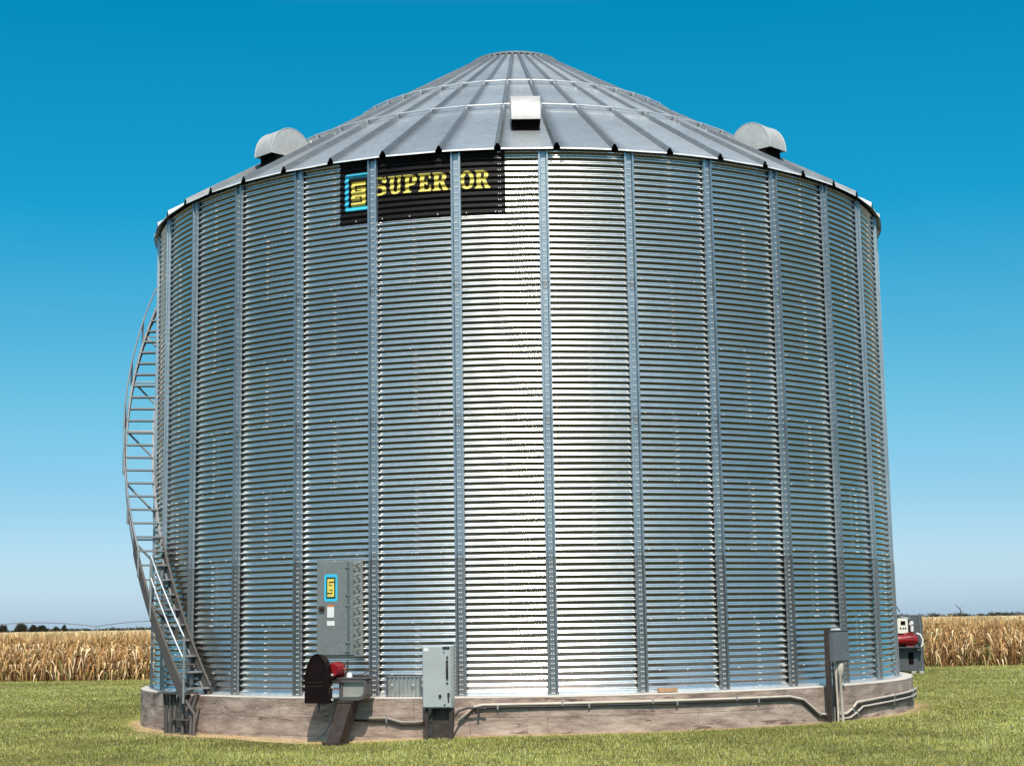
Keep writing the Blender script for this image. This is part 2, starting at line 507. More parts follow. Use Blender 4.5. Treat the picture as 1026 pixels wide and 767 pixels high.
mb = MB()                                              # roof cap: raised conical lid with rolled rim
n = 48
zc = roof_z(CR)
prf = [(.955, zc + .030), (.965, zc + .062), (.94, zc + .07), (.5, zc + .10), (.1, zc + .12), (.0001, zc + .122)]
V = []; F = []
for r, z in prf:
    for i in range(n):
        a = 2 * PI * i / n; V.append((r * math.sin(a), -r * math.cos(a), z))
for k in range(len(prf) - 1):
    for i in range(n): F.append((k*n + i, k*n + (i+1) % n, (k+1)*n + (i+1) % n, (k+1)*n + i))
mb.add(V, F)
cap = mb.build('roof_cap', M_ring, grain_bin)
mb = MB()
for i in range(24):
    a = rad(RIB0 + 15 * i + 3.75)
    mb.box(.935*math.sin(a) - .012, .935*math.sin(a) + .012, -.935*math.cos(a) - .012, -.935*math.cos(a) + .012, zc - .01, zc + .045)
ob = mb.build('cap_bracket', M_dark, cap); ob['kind'] = 'stuff'
mb = MB()                                              # dark collar under the cap
V = []; F = []
for r, z in ((.915, zc - .04), (.915, zc + .055)):
    for i in range(n):
        a = 2 * PI * i / n; V.append((r * math.sin(a), -r * math.cos(a), z))
for i in range(n): F.append((i, (i+1) % n, n + (i+1) % n, n + i))
mb.add(V, F); mb.build('collar', M_stiff2, cap)

def roof_vent(az, lab):
    vent = MB()
    w = .245; rc = 6.14; rad_ = .46; zm = 9.565
    # side outline in (outward, z): half circle dome running down onto the roof
    outl = [(rc + rad_, zm)]
    for q in range(0, 15):
        a = PI * q / 16
        outl.append((rc + rad_ * math.cos(a), zm + .03 + rad_ * 1.10 * math.sin(a)))
        if outl[-1][1] < roof_z(outl[-1][0]) - .03: break
    outl.append((rc - .06, zm))
    k = len(outl)
    V = [(-w, -r, z) for r, z in outl] + [(w, -r, z) for r, z in outl]
    # shell: no face between the last point (throat) and the first (mouth)
    vent.add(V, [(i, i + 1, i + 1 + k, i + k) for i in range(k - 1) if i < k - 2], 0, True)
    # sides slightly proud so the folded edge reads
    for sx in (-1, 1):
        vent.add([(sx * (w + .004), -r, z) for r, z in outl], [tuple(range(k))])
        # rim bead along the dome edge
        vent.tube([(sx * (w + .002), -r, z) for r, z in outl[:-3]], .009, 5)
    hood = vent.build('roof_vent', M_vent, grain_bin)
    hood.rotation_euler = (0, 0, rad(az))
    m2 = MB()                                   # throat down to the roof, dark and recessed
    m2.box(-w + .012, w - .012, -(rc + .34), -(rc - .3), roof_z(rc + .34) - .04, zm + .10)
    th = m2.build('throat', M_dark, hood)
    m3 = MB()                                   # flared base flashing
    return hood
for az in (1.55, -43.95, 46.3): roof_vent(az, '')

# ------------------------------------------------------- lettering on sign
def rect(x0, x1, y0, y1): return lambda x, y: (x >= x0) & (x <= x1) & (y >= y0) & (y <= y1)
def ell(cx, cy, a, b, ia, ib): return lambda x, y: (((x-cx)/a)**2 + ((y-cy)/b)**2 <= 1) & (((x-cx)/ia)**2 + ((y-cy)/ib)**2 >= 1)
def both(*fs): return lambda x, y: np.logical_or.reduce([f(x, y) for f in fs])
def clip(f, g): return lambda x, y: f(x, y) & g(x, y)
def poly(pts):
    def f(x, y):
        ins = np.zeros(x.shape, bool); n = len(pts)
        for i in range(n):
            (x0, y0), (x1, y1) = pts[i], pts[(i+1) % n]
            if y0 == y1: continue
            c = ((y0 > y) != (y1 > y)) & (x < (x1 - x0) * (y - y0) / (y1 - y0) + x0)
            ins ^= c
        return ins
    return f
def gS():
    top = clip(ell(.5, .74, .46, .28, .20, .15), lambda x, y: ~((x > .5) & (y < .68) & (y > .47)))
    bot = clip(ell(.5, .28, .48, .30, .22, .17), lambda x, y: ~((x < .5) & (y > .34) & (y < .56)))
    return both(clip(top, lambda x, y: ~((x > .5) & (y < .70))), clip(bot, lambda x, y: ~((x < .5) & (y > .32))),
                poly([(.06, .74), (.2, .52), (.75, .36), (.96, .30), (.85, .52), (.35, .68), (.3, .78)]),
                rect(.82, .95, .66, .98), rect(.05, .18, .02, .36))
def gU(): return both(rect(.12, .40, .3, 1), rect(.68, .88, .3, 1), rect(0, .5, .90, 1), rect(.58, 1, .90, 1),
                      clip(ell(.5, .32, .38, .34, .14, .20), lambda x, y: y <= .33))
def gP(): return both(rect(.12, .42, 0, 1), rect(0, .56, 0, .1), rect(0, .5, .9, 1),
                      clip(ell(.5, .70, .48, .30, .18, .18), lambda x, y: x > .36), rect(.36, .52, .40, .50), rect(.36, .52, .90, 1))
def gE(): return both(rect(.12, .42, 0, 1), rect(0, .95, 0, .12), rect(0, .92, .88, 1), rect(.4, .68, .44, .55),
                      rect(.60, .68, .36, .63), poly([(.95, 0), (.95, .34), (.86, .34), (.7, .1)]), poly([(.92, 1), (.92, .70), (.84, .70), (.7, .9)]))
def gR(): return both(rect(.10, .38, 0, 1), rect(0, .5, 0, .1), rect(0, .5, .9, 1),
                      clip(ell(.46, .73, .42, .27, .15, .16), lambda x, y: x > .34), rect(.34, .48, .46, .57), rect(.34, .48, .90, 1),
                      poly([(.45, .52), (.68, .52), (.92, .10), (1.0, .10), (1.0, 0), (.66, 0)]))
def gI(): return both(rect(.25, .75, 0, 1), rect(0, 1, 0, .1), rect(0, 1, .9, 1))
def gO(): return ell(.5, .5, .5, .52, .22, .36)
def squareS():     # squared block S of the emblem: a slab with two hooked slits
    cut = both(rect(.26, 1.01, .775, .84), rect(.26, .36, .60, .84), rect(.26, .72, .60, .66),
               rect(-.01, .74, .16, .225), rect(.64, .74, .16, .40), rect(.28, .74, .34, .40))
    return lambda x, y: ~cut(x, y)
def paint_on_wall(name, mat, shapes, parent, off=.0016, cell=.006, radius=None, flat=False, M=None):
    """shapes: (fn, s0, s1, z0, z1) in arc metres / height; wraps onto the corrugation"""
    Vs = []; Fs = []; b = 0
    for fn, s0, s1, z0, z1 in shapes:
        nx = max(2, int(round((s1 - s0) / cell))); nz = max(2, int(round((z1 - z0) / cell)))
        gx = np.linspace(s0, s1, nx + 1); gz = np.linspace(z0, z1, nz + 1)
        cx = ((gx[:-1] + gx[1:]) / 2 - s0) / (s1 - s0); cz = ((gz[:-1] + gz[1:]) / 2 - z0) / (z1 - z0)
        CX, CZ = np.meshgrid(cx, cz)
        keep = fn(CX, CZ)
        GX, GZZ = np.meshgrid(gx, gz)
        if flat:
            V = np.stack([GX, np.full_like(GX, radius), GZZ], -1).reshape(-1, 3)
        else:
            rr = R + prof(GZZ) + off
            V = np.stack([rr * np.sin(GX / R), -rr * np.cos(GX / R), GZZ], -1).reshape(-1, 3)
        j, i = np.where(keep)
        a = j * (nx + 1) + i
        Vs.append(V); Fs.append(np.stack([a, a + 1, a + nx + 2, a + nx + 1], -1) + b); b += len(V)
    V = np.concatenate(Vs); F = np.concatenate(Fs)
    u, inv = np.unique(F, return_inverse=True)
    return np_mesh(name, V[u], inv.reshape(F.shape), mat, parent, not flat)
s = lambda azd: rad(azd) * R
LET = [(gS(), -19.35, -17.15), (gU(), -16.95, -15.05), (gP(), -14.85, -13.0), (gE(), -12.8, -11.05), (gR(), -10.9, -8.85),
       (gI(), -8.65, -7.45), (gO(), -7.3, -5.5), (gR(), -5.35, -3.4)]
paint_on_wall('lettering', M_gold, [(f, s(a), s(b), 8.18, 8.485) for f, a, b in LET], sign_panel)
frame_fn = lambda x, y: ((x < .13) | (x > .87) | (y < .10) | (y > .90)) & ~(((x < .05) | (x > .95)) & ((y < .04) | (y > .96)))
emb = paint_on_wall('emblem', M_gold, [(squareS(), s(-22.25), s(-20.2), 8.04, 8.46)], sign_panel)
paint_on_wall('emblem_border', M_cyan, [(frame_fn, s(-23.2), s(-19.25), 7.965, 8.60)], emb)

# ---------------------------------------------------------- the access door
loc, a = frame(-24.55)
door = empty('access_door'); door.parent = grain_bin; door.rotation_euler = (0, 0, a)
door_y = -(R + .028)
mb = MB(); mb.box(-.335, .33, door_y - .012, door_y + .012, .66, 2.16, 0, None, .006)
mb.box(-.36, .50, door_y + .013, door_y + .03, .63, 2.185)
dp = mb.build('door_panel', M_door, door)
mb = MB()
for x in (.235,): mb.box(x, x + .03, door_y - .026, door_y - .0125, .68, 2.15)
mb.build('door_stile', M_stiff2, door)
mb = MB(); mb.box(.345, .49, door_y - .018, door_y + .012, .64, 2.18)
for k in range(26):
    z = .68 + k * .057
    for x in (.375, .425, .462):
        mb.box(x - .014, x + .014, door_y - .04, door_y - .0185, z - .014 + (x > .4) * .02, z + .014 + (x > .4) * .02, 1 if (k + int(x * 100)) % 3 else 2)
mb.build('bolt_flange', [M_zinc, simple('bolt_dull', (.38, .34, .28), .5, .3), simple('bolt_rusted', (.10, .06, .035), .7)], door)
for z in (.72, .86, 1.45, 1.62, 2.06):
    mb = MB(); mb.box(.20, .28, door_y - .033, door_y - .0265, z - .012, z + .012); mb.build('hinge', M_door, door)
mb = MB()
for x in (-.28, -.23): mb.box(x, x + .03, door_y - .05, door_y - .0125, 1.36, 1.44)
mb.box(-.29, -.19, door_y - .06, door_y - .0505, 1.40, 1.43)
mb.build('latch', M_rust, door)
full = lambda x, y: np.ones_like(x, bool)
rnd = lambda x, y: ~(((x < .06) | (x > .94)) & ((y < .04) | (y > .96)))
bd = paint_on_wall('emblem_border', M_cyan, [(rnd, -.205, .045, 1.515, 1.955)], door, radius=door_y - .0145, flat=True, cell=.006)
paint_on_wall('emblem_ground', M_black, [(full, -.165, .005, 1.565, 1.905)], bd, radius=door_y - .0165, flat=True, cell=.02)
paint_on_wall('emblem', M_gold, [(squareS(), -.145, -.015, 1.59, 1.88)], bd, radius=door_y - .0185, flat=True, cell=.005)
lb = paint_on_wall('warning_label', M_white, [(full, -.15, -.02, 1.26, 1.43), (full, -.155, -.01, 1.13, 1.205)], door, radius=door_y - .0145, flat=True, cell=.02)
paint_on_wall('label_print', [M_orange], [(full, -.15, -.02, 1.432, 1.462)], lb, radius=door_y - .0165, flat=True, cell=.02)

# ------------------------------------------------------------- foundation
mb = MB()
n = 256
prf = [(0.001, 0), (RF - .30, 0), (RF - .012, 0), (RF, -.012), (RF, -.2), (RF, -.4), (RF + .004, -.62), (RF + .006, -1.0)]
V = []; F = []
rf = random.Random(5)
for k, (r, z) in enumerate(prf):
    for i in range(n):
        a = 2 * PI * i / n
        w = 0 if k < 3 else .006 * math.sin(a * 13) + .003 * math.sin(a * 41)
        V.append(((r + w) * math.sin(a), -(r + w) * math.cos(a), z))
for k in range(len(prf) - 1):
    for i in range(n): F.append((k*n + i, k*n + (i+1) % n, (k+1)*n + (i+1) % n, (k+1)*n + i))
mb.add(V, F, 0, False)
fo = mb.build('concrete_foundation', M_conc)
fo.location.x = .03
tag(fo, 'round weathered concrete foundation ring with form-board marks under the grain bin', 'foundation')

# --------------------------------------------------------------- staircase
SA = lambda z: -46.6 - 6.55 * z          # helix azimuth at height z
RI, RO = 7.45, 7.97
RI, RO = 7.385, 7.925
def hp(r, z, dz=0.0, daz=0.0):
    a = rad(SA(z) + daz); return (r * math.sin(a), -r * math.cos(a), z + dz)
stairs = empty('spiral_staircase', (0, 0, 0))
tag(stairs, 'galvanised stairway with handrail climbing around the left side of the grain bin', 'staircase')
def stringer(r, depth, name, mat, split=2.6):
    mb = MB(); th = .006
    zs = [-.02 + i * .115 for i in range(74)]
    d_ = depth
    for q in range(len(zs) - 1):
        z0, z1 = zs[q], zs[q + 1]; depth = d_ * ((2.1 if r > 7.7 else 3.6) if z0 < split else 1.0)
        P = [hp(r - th, z0, -depth/2), hp(r + th, z0, -depth/2), hp(r + th, z0, depth/2), hp(r - th, z0, depth/2),
             hp(r - th, z1, -depth/2), hp(r + th, z1, -depth/2), hp(r + th, z1, depth/2), hp(r - th, z1, depth/2)]
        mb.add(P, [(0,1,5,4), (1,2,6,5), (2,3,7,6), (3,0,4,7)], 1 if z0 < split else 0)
        # flange
        f = .035 * (1 if r < 7.7 else -1)
        P = [hp(r, z0, depth/2), hp(r + f, z0, depth/2), hp(r + f, z1, depth/2), hp(r, z1, depth/2)]
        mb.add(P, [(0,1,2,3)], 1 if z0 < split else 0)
        P = [hp(r, z0, -depth/2), hp(r + f, z0, -depth/2), hp(r + f, z1, -depth/2), hp(r, z1, -depth/2)]
        mb.add(P, [(0,1,2,3)], 0)
    return mb.build(name, mat, stairs)
stringer(RO, .15, 'outer_stringer', [M_stair, M_stairdk])
stringer(RI, .09, 'inner_stringer', [M_stair, M_stairdk])
RISE = .268
nt_ = 31
tread0 = None
for i in range(nt_):
    z = .12 + i * RISE
    if tread0 is None:
        mb = MB(); mb.box(RI + .012, RO - .012, -.09, .09, -.005, .005)
        mb.box(RI + .012, RO - .012, -.096, -.0905, -.022, .007); mb.box(RI + .012, RO - .012, .0905, .096, -.022, .007)
        tread0 = mb.build('tread', M_stair, stairs); o = tread0
    else:
        o = tread0.copy(); col.objects.link(o); o.parent = stairs
    o.location = (0, 0, z); o.rotation_euler = (0, 0, rad(SA(z) - 90))
# handrails (outer side), posts
def rail(z0, z1, dr, up, name, step=1.0):
    mb = MB(); zs = np.arange(z0, z1 + .01, .28)
    mb.tube([hp(RO + dr, z, up) for z in zs], .017, 7)
    return mb.build(name, M_stair if up < .5 else M_ring, stairs)
rail(-.06, 1.35, .03, 1.04, 'handrail'); rail(-.06, 1.35, .03, .66, 'mid_rail')
rail(2.1, 8.1, .03, .42, 'handrail')
for z in (-.06, 1.35):
    mb = MB(); mb.tube([hp(RO + .03, z, -.06), hp(RO + .03, z, 1.04)], .023, 6); mb.build('rail_post', M_stair, stairs)
for z in np.arange(2.1, 8.2, 1.0):
    mb = MB(); p0 = hp(RO + .03, z, -.06); p1 = hp(RO + .03, z, .43)
    mb.tube([p0, p1], .023, 6); mb.build('rail_post', M_stair, stairs)
for z in np.arange(.55, 8.4, 1.12):
    mb = MB(); a = rad(SA(z) )
    p0 = Vector(hp(RO - .01, z, -.05)); p1 = Vector((( R + .05) * math.sin(rad(SA(z))), -(R + .05) * math.cos(rad(SA(z))), z - .62))
    mb.tube([p0, p1], .022, 6)
    p2 = Vector(((R + .05) * math.sin(rad(SA(z))), -(R + .05) * math.cos(rad(SA(z))), z - .05))
    mb.tube([p0, p2], .018, 6)
    M = Matrix.Rotation(rad(SA(z)), 4, 'Z')
    mb.box(-.06, .06, -(R + .09), -(R + .03), z - .72, z - .52, 0, M)
    mb.box(-.06, .06, -(R + .09), -(R + .03), z - .12, z + .02, 0, M)
    mb.build('wall_bracket', M_stairdk if z < 2.5 else M_stair, stairs)
# stair foot, and dark struts added in place of the cast shadows under it
mb = MB()
for r in (RI + .05, RO + .03):
    mb.tube([hp(r, 0, .06), hp(r, 0, .0)], .02, 6)
M_ = Matrix.Rotation(rad(-47.5), 4, 'Z')
for x in (-.30, -.02, .24):
    mb.tube([M_ @ Vector((x, -7.72, .06)), M_ @ Vector((x - .05, -7.80, -.25)), M_ @ Vector((x + .02, -7.86, GZ - .1))], .028, 6)
mb.tube([M_ @ Vector((-.05, -7.86, .02)), M_ @ Vector((.36, -7.84, -.30)), M_ @ Vector((.33, -7.84, GZ - .1))], .030, 6)
for z, x0, x1 in ((.03, -.80, .15), (-.40, -.30, .2)):
    mb.box(x0, x1, -7.90, -7.70, z - .012, z + .012, 0, M_)
for x in (-.74, -.62, -.50, -.40, -.14, .08):
    mb.tube([M_ @ Vector((x, -7.78, .02)), M_ @ Vector((x + .10 * math.sin(x * 31), -7.79, GZ - .1))], .026, 4)
mb.build('leg', M_stairdk, stairs)  # stair feet, plus the struts added in place of cast shadows

# ------------------------------------- unload auger head with guard and motor
loc, a = frame(-22.5)
ung = empty('unload_auger', loc, a)
tag(ung, 'grain unload auger head with tall black belt guard and red motor by the access door', 'auger')
def gpt(): 
    pass
# belt guard: rounded-top box
GX = .115
out = [(-.46, -.06), (-.03, -.06), (-.03, .38), (-.05, .48), (-.10, .60), (-.16, .665), (-.22, .69), (-.28, .68), (-.33, .64), (-.40, .52), (-.46, .30)]
out = [(x * .97 + GX, z) for x, z in out]
mb = MB(); mb.prism([(x, z) for x, z in out], -8.20, -8.06)
sc_ = .93
rim = [(x, z) for x, z in out]
mb.tube([(x, -8.20, z) for x, z in rim[1:]] , .014, 6)
for z in (.2, .26): mb.box(-.40 + GX, -.14 + GX, -8.206, -8.2005, z, z + .006, 1)
mb.build('belt_guard', [M_guard, M_rust], ung)
mb = MB()
mb.tube([(.08, -8.05, .445), (.08, -7.98, .445), (.08, -7.82, .445), (.08, -7.76, .445)], [.10, .12, .12, .085], 20)
mo = mb.build('motor', M_red, ung)
mb = MB()
for k in range(14):
    aa = 2 * PI * k / 14
    mb.box(.112, .130, -7.96, -7.82, -.005, .005, 0, Matrix.Translation((.08, 0, .445)) @ Matrix.Rotation(aa, 4, 'Y'))
mb.build('cooling_fin', M_red, mo)
mb = MB(); mb.box(.04, .19, -8.0, -7.70, .28, .325); mb.box(.02, .22, -8.06, -7.66, .24, .275)
for z in (-.02, .17, .36): mb.box(GX - .035, GX - .012, -8.10, -8.055, z, z + .03, 1)
mb.build('motor_mount', [M_rust, M_bolt], ung)
# gearbox / discharge housing with rounded lower-right corner and a window
def rrect(x0, x1, z0, z1, rs):
    pts = []
    cs = [(x1, z0, -90), (x1, z1, 0), (x0, z1, 90), (x0, z0, 180)]
    for (cx, cz, a0), r in zip(cs, rs):
        ccx = cx - r if cx == x1 else cx + r; ccz = cz - r if cz == z1 else cz + r
        for q in range(6):
            aa = rad(a0 + 90 * q / 5); pts.append((ccx + r * math.cos(aa), ccz + r * math.sin(aa)))
    return pts
def frame_prism(mb, outer, inner, y0, y1, mi=0):
    n = len(outer)
    V = [(x, y0, z) for x, z in outer] + [(x, y0, z) for x, z in inner] + [(x, y1, z) for x, z in outer] + [(x, y1, z) for x, z in inner]
    F = []
    for i in range(n):
        j = (i + 1) % n
        F += [(i, j, n + j, n + i), (2*n + i, 3*n + i, 3*n + j, 2*n + j), (i, 2*n + i, 2*n + j, j), (n + i, n + j, 3*n + j, 3*n + i)]
    mb.add(V, F, mi)
mb = MB()
outer = rrect(.17, .64, -.02, .30, (.13, .04, .03, .03)); inner = rrect(.215, .60, .035, .25, (.09, .02, .02, .02))
frame_prism(mb, outer, inner, -8.0, -7.78)
mb.prism(rrect(.20, .62, .01, .27, (.1, .03, .02, .02)), -7.95, -7.79, 1)
mb.box(.14, .67, -8.01, -7.77, .305, .325)
mb.prism(rrect(.25, .52, .05, .24, (.05, .03, .02, .02)), -7.77, -7.60, 0)
mb.build('housing', [galv('housing_rim', (.16, .145, .14), .4, metal=.5), galv('housing_pane', (.42, .40, .36), .35, metal=.35)], ung)
mb = MB(); mb.tube([(.30, -7.9, .33), (.30, -7.9, .40)], [.05, .035], 10); mb.tube([(.16, -7.85, .34), (.24, -7.85, .42), (.24, -7.85, .58)], .013, 6, 1)
mb.tube([(.40, -7.75, .33), (.52, -7.7, .42), (.66, -7.62, .40)], .012, 6, 1)
mb.build('lever', [M_bolt, M_rust], ung)
mb = MB()   # rectangular spout to the ground, leaning left
V = []
for (x0, x1, y0, y1, z) in ((.15, .39, -7.98, -7.72, -.022), (-.02, .21, -8.16, -7.90, -.80)):
    V += [(x0, y0, z), (x1, y0, z), (x1, y1, z), (x0, y1, z)]
mb.add(V, [(0,1,5,4), (1,2,6,5), (2,3,7,6), (3,0,4,7), (0,3,2,1)])
mb.box(.13, .41, -8.0, -7.70, -.06, -.021)
mb.box(-.04, .27, -8.17, -7.86, -.76, -.65)
mb.build('spout', M_rust, ung)
mb = MB()
mb.tube([(-.13, -8.10, -.06), (-.12, -8.12, -.16), (-.06, -8.10, -.23), (.02, -8.05, -.25)], .013, 6)
mb.tube([(.13, -8.02, -.05), (.08, -8.05, -.3), (.00, -8.12, -.5), (-.10, -8.2, -.585)], .010, 6, 0)
mb.build('flex_cable', [M_cable, M_pvc], ung)

# auger wall cover: small vertical-ribbed tin
loc, a = frame(-14.95)
cv = empty('ribbed_cover', loc, a)
tag(cv, 'small vertically ribbed tin cover at the wall foot left of the grey cabinet', 'cover')
mb = MB(); V = []; k = 49
for i in range(k):
    x = -.27 + .54 * i / (k - 1); y = -(R + .10) - .012 * (1 if (i // 3) % 2 else -1)
    V += [(x, y, .012), (x, y, .31)]
mb.add(V, [(2*i, 2*i+2, 2*i+3, 2*i+1) for i in range(k - 1)])
mb.box(-.28, .28, -(R + .12), -(R + .02), .312, .325)
mb.build('ribbed_sheet', M_zinc, cv)
mb = MB()
for x in (-.30, .27): mb.box(x, x + .03, -(R + .12), -(R + .02), .003, .311)
for x in (-.2, .15): mb.box(x, x + .02, -(R + .14), -(R + .123), .18, .2, 1)
mb.build('side_rail', [M_stiff2, M_bolt], cv)

# grey electrical cabinet
loc, a = frame(-9.6)
cab = empty('electrical_cabinet', loc, a)
tag(cab, 'tall light grey electrical cabinet on a dark pedestal in front of the bin', 'cabinet')
mb = MB(); mb.box(-.235, .215, -8.06, -7.80, -.14, .80, 0, None, .01)
mb.box(-.225, .205, -8.073, -8.0605, -.125, .785, 0, None, .006)
mb.build('cabinet_body', M_cab, cab)
mb = MB()
mb.box(.145, .175, -8.10, -8.0735, .30, .58, 0)
mb.tube([(.16, -8.105, .33), (.16, -8.12, .36), (.16, -8.12, .50), (.16, -8.105, .53)], .012, 6)
mb.box(.15, .175, -8.085, -8.0735, .60, .64); mb.box(.145, .17, -8.085, -8.0735, .22, .25)
mb.box(.09, .20, -8.09, -8.0735, .755, .785)
mb.build('handle', M_cable, cab)
mb = MB(); mb.cyl((.045, -8.074, .045), (.045, -8.10, .045), .022, 12); mb.box(.16, .195, -8.09, -8.0735, .03, .09); mb.box(.165, .185, -8.085, -8.0735, -.05, .02)
mb.box(.10, .13, -8.08, -8.0735, -.10, -.08); mb.box(.10, .12, -8.08, -8.0735, .69, .71)
mb.build('switch', M_cable, cab)
mb = MB(); mb.box(-.205, -.135, -8.077, -8.0735, .72, .77); mb.build('nameplate', M_white, cab)
mb = MB()
mb.box(-.12, .20, -7.90, -7.83, GZ - .06, -.142); mb.build('pedestal', M_rust, cab)
for x in (-.215, .165):
    mb = MB(); mb.box(x, x + .045, -8.0, -7.96, GZ - .06, -.1405); mb.box(x + .0455, x + .052, -8.0, -7.96, GZ - .06, -.141); mb.build('leg', M_rust, cab)
mb = MB(); mb.tube([(-.10, -7.94, -.142), (-.11, -7.94, -.22), (-.16, -7.93, -.30), (-.24, -7.90, -.345)], .022, 8)
mb.build('flex_conduit', M_cable, cab)
mb = MB()
loc2, a2 = frame(-8.45)
st = empty('strut_channel', loc2, a2)
tag(st, 'narrow perforated strut channel bolted to the wall beside the grey cabinet', 'strut')
mb = MB(); mb.box(-.03, .03, -(R + .05), -(R + .012), .01, .82)
for k in range(14): mb.box(-.012, .012, -(R + .056), -(R + .0505), .04 + k * .057, .075 + k * .057, 1)
mb.build('channel', [M_stiff2, M_white], st)
mb = MB(); mb.box(-.045, .045, -(R + .045), -(R + .012), .825, .85); mb.build('end_cap', M_stiff2, st)

# right junction box with posts and conduits
loc, a = frame(41.65, 0, -.03)
jb = empty('junction_box', loc, a)
tag(jb, 'dark grey junction box on a post against the right part of the bin', 'junction box')
mb = MB(); mb.box(-.165, .20, -7.90, -7.72, .43, .93, 0, None, .008)
mb.box(-.155, .19, -7.912, -7.9005, .445, .915, 0, None, .005)
mb.box(-.175, .21, -7.92, -7.70, .932, .945)
mb.build('box_body', M_cabdk, jb)
mb = MB(); mb.box(-.08, .04, -7.86, -7.76, .947, .975)
mb.build('top_fitting', M_white, jb)
mb = MB(); mb.box(.11, .13, -7.93, -7.9125, .62, .72); mb.build('latch', M_stiff, jb)
mb = MB(); mb.box(-.185, -.16, -7.77, -7.71, GZ - .02, .95); mb.box(-.20, -.1855, -7.78, -7.70, GZ - .02, .96)
mb.build('post', M_rust, jb)
mb = MB(); mb.box(-.10, -.062, -7.72, -7.68, GZ - .02, .43); mb.box(.10, .15, -7.72, -7.68, .02, .43)
mb.build('post', M_stiff2, jb)
mb = MB()
mb.tube([(.02, -7.83, .43), (.02, -7.83, .38), (.02, -7.83, .27), (.03, -7.82, .2), (.06, -7.82, GZ)], [.04, .065, .06, .027, .027], 12)
mb.tube([(-.05, -7.80, .43), (-.05, -7.80, .05), (-.04, -7.8, -.3), (-.04, -7.8, GZ)], .018, 8, 0)
mb.tube([(.11, -7.80, .43), (.13, -7.79, .34), (.10, -7.78, .27), (.06, -7.79, .20)], .022, 8, 0)
mb.build('riser_conduit', M_pvc, jb)
mb = MB(); mb.tube([(-.12, -7.8, .43), (-.12, -7.8, -.05), (-.11, -7.78, -.3)], .016, 8); mb.tube([(.0, -7.76, .3), (-.01, -7.75, -.1), (.0, -7.74, GZ)], .02, 8)
mb.build('cable', M_cable, jb)

# horizontal conduits along the foundation
def run(name, pts, r, mat, label, cat, rad0=7.61):
    P = []
    for (a0, z0), (a1, z1) in zip(pts[:-1], pts[1:]):
        nseg = max(1, int(abs(a1 - a0) / 1.5))
        for q in range(nseg):
            t = q / nseg; P.append((a0 + (a1 - a0) * t, z0 + (z1 - z0) * t))
    P.append(pts[-1])
    mb = MB()
    mb.tube([(rad0 * math.sin(rad(x)), -rad0 * math.cos(rad(x)), z) for x, z in P], r, 8)
    rt = empty(name, (.03 if pts[-1][0] > 0 else .0, 0, 0)); tag(rt, label, cat)
    mb.build('pipe', mat, rt)
    m2 = MB()
    for x, z in P[2::7]:
        M = Matrix.Rotation(rad(x), 4, 'Z')
        m2.box(-.012, .012, -(rad0 + r + .006), -(RF - .005), z - r - .012, z + r + .012, 0, M)
    if len(P) > 3: m2.build('clip', M_zinc, rt)['kind'] = 'stuff'
    return rt
run('conduit', [(-8.1, -.36), (-7.2, -.26), (-6.4, -.15), (-5.2, -.12), (8.7, -.115), (21, -.12), (34, -.13), (36.4, -.19), (39.2, -.44), (40.6, -.46)], .022, M_pvc,
    'long grey conduit along the foundation between the grey cabinet and the junction box', 'conduit')
run('conduit', [(43.0, -.47), (44.7, -.47), (46.0, -.40), (47.2, -.30), (52.9, -.27), (60, -.25), (75, -.23)], .022, M_pvc,
    'upper of two conduits right of the junction box on the foundation', 'conduit')
run('conduit', [(43.2, -.55), (45.5, -.54), (47.0, -.47), (48.6, -.38), (53.5, -.36), (61, -.34), (75, -.33)], .018, M_pvc,
    'lower of two conduits right of the junction box on the foundation', 'conduit', 7.61)
run('conduit', [(-20.5, -.31), (-18.5, -.315), (-16.6, -.31), (-14.8, -.375), (-13, -.375), (-12.0, -.36)], .022, galv('conduit_weathered', (.30, .25, .21), .5, metal=0),
    'short sagging conduit between the auger spout and the grey cabinet', 'conduit', 7.62)
run('cable', [(-6.2, -.185), (-5.0, -.160), (8.7, -.158), (21, -.162), (34, -.172), (36.2, -.225), (39.0, -.475), (40.4, -.50)], .017, M_cable,
    'thick black cable strapped directly under the long grey conduit', 'cable')
run('cable', [(43.0, -.51), (44.9, -.51), (46.2, -.44), (47.4, -.342), (52.9, -.312), (60, -.292), (75, -.272)], .016, M_cable,
    'black cable between the two conduits right of the junction box', 'cable')
run('cable', [(43.4, -.585), (45.6, -.578), (47.2, -.51), (48.8, -.418), (53.5, -.398), (61, -.378), (75, -.368)], .014, M_cable,
    'black cable under the lower conduit right of the junction box', 'cable')
run('cable', [(-20.8, -.35), (-18.5, -.357), (-16.6, -.352), (-14.8, -.417), (-13, -.417), (-12.0, -.402)], .018, M_cable,  # dark run added as the shadow line below the short conduit
    'black run added for the shadow under the short conduit between auger spout and grey cabinet', 'cable', 7.61)
# black elbow near cabinet
loc, a = frame(-6.0)
kb = empty('cable_loop', loc, a); tag(kb, 'black cable loop leaving the right side of the grey cabinet', 'cable')
mb = MB(); mb.tube([(-.30, -7.8, -.30), (-.22, -7.76, -.20), (-.10, -7.72, -.16), (.08, -7.70, -.165), (.20, -7.7, -.17)], .017, 8); mb.build('cable_run', M_cable, kb)
mb = MB(); mb.box(.06, .09, -7.725, -7.63, -.23, -.15); mb.build('clamp', M_rust, kb)

# wood offcut lying on the ledge
loc, a = frame(17.5)
wo = MB(); wo.box(-.16, .16, -7.50, -7.42, .009, .075, 0, None, .006)
o = wo.build('wood_block', M_wood); o.rotation_euler = (0, 0, a)
tag(o, 'reddish brown wood offcut lying on the concrete ledge at the wall foot', 'wood block')

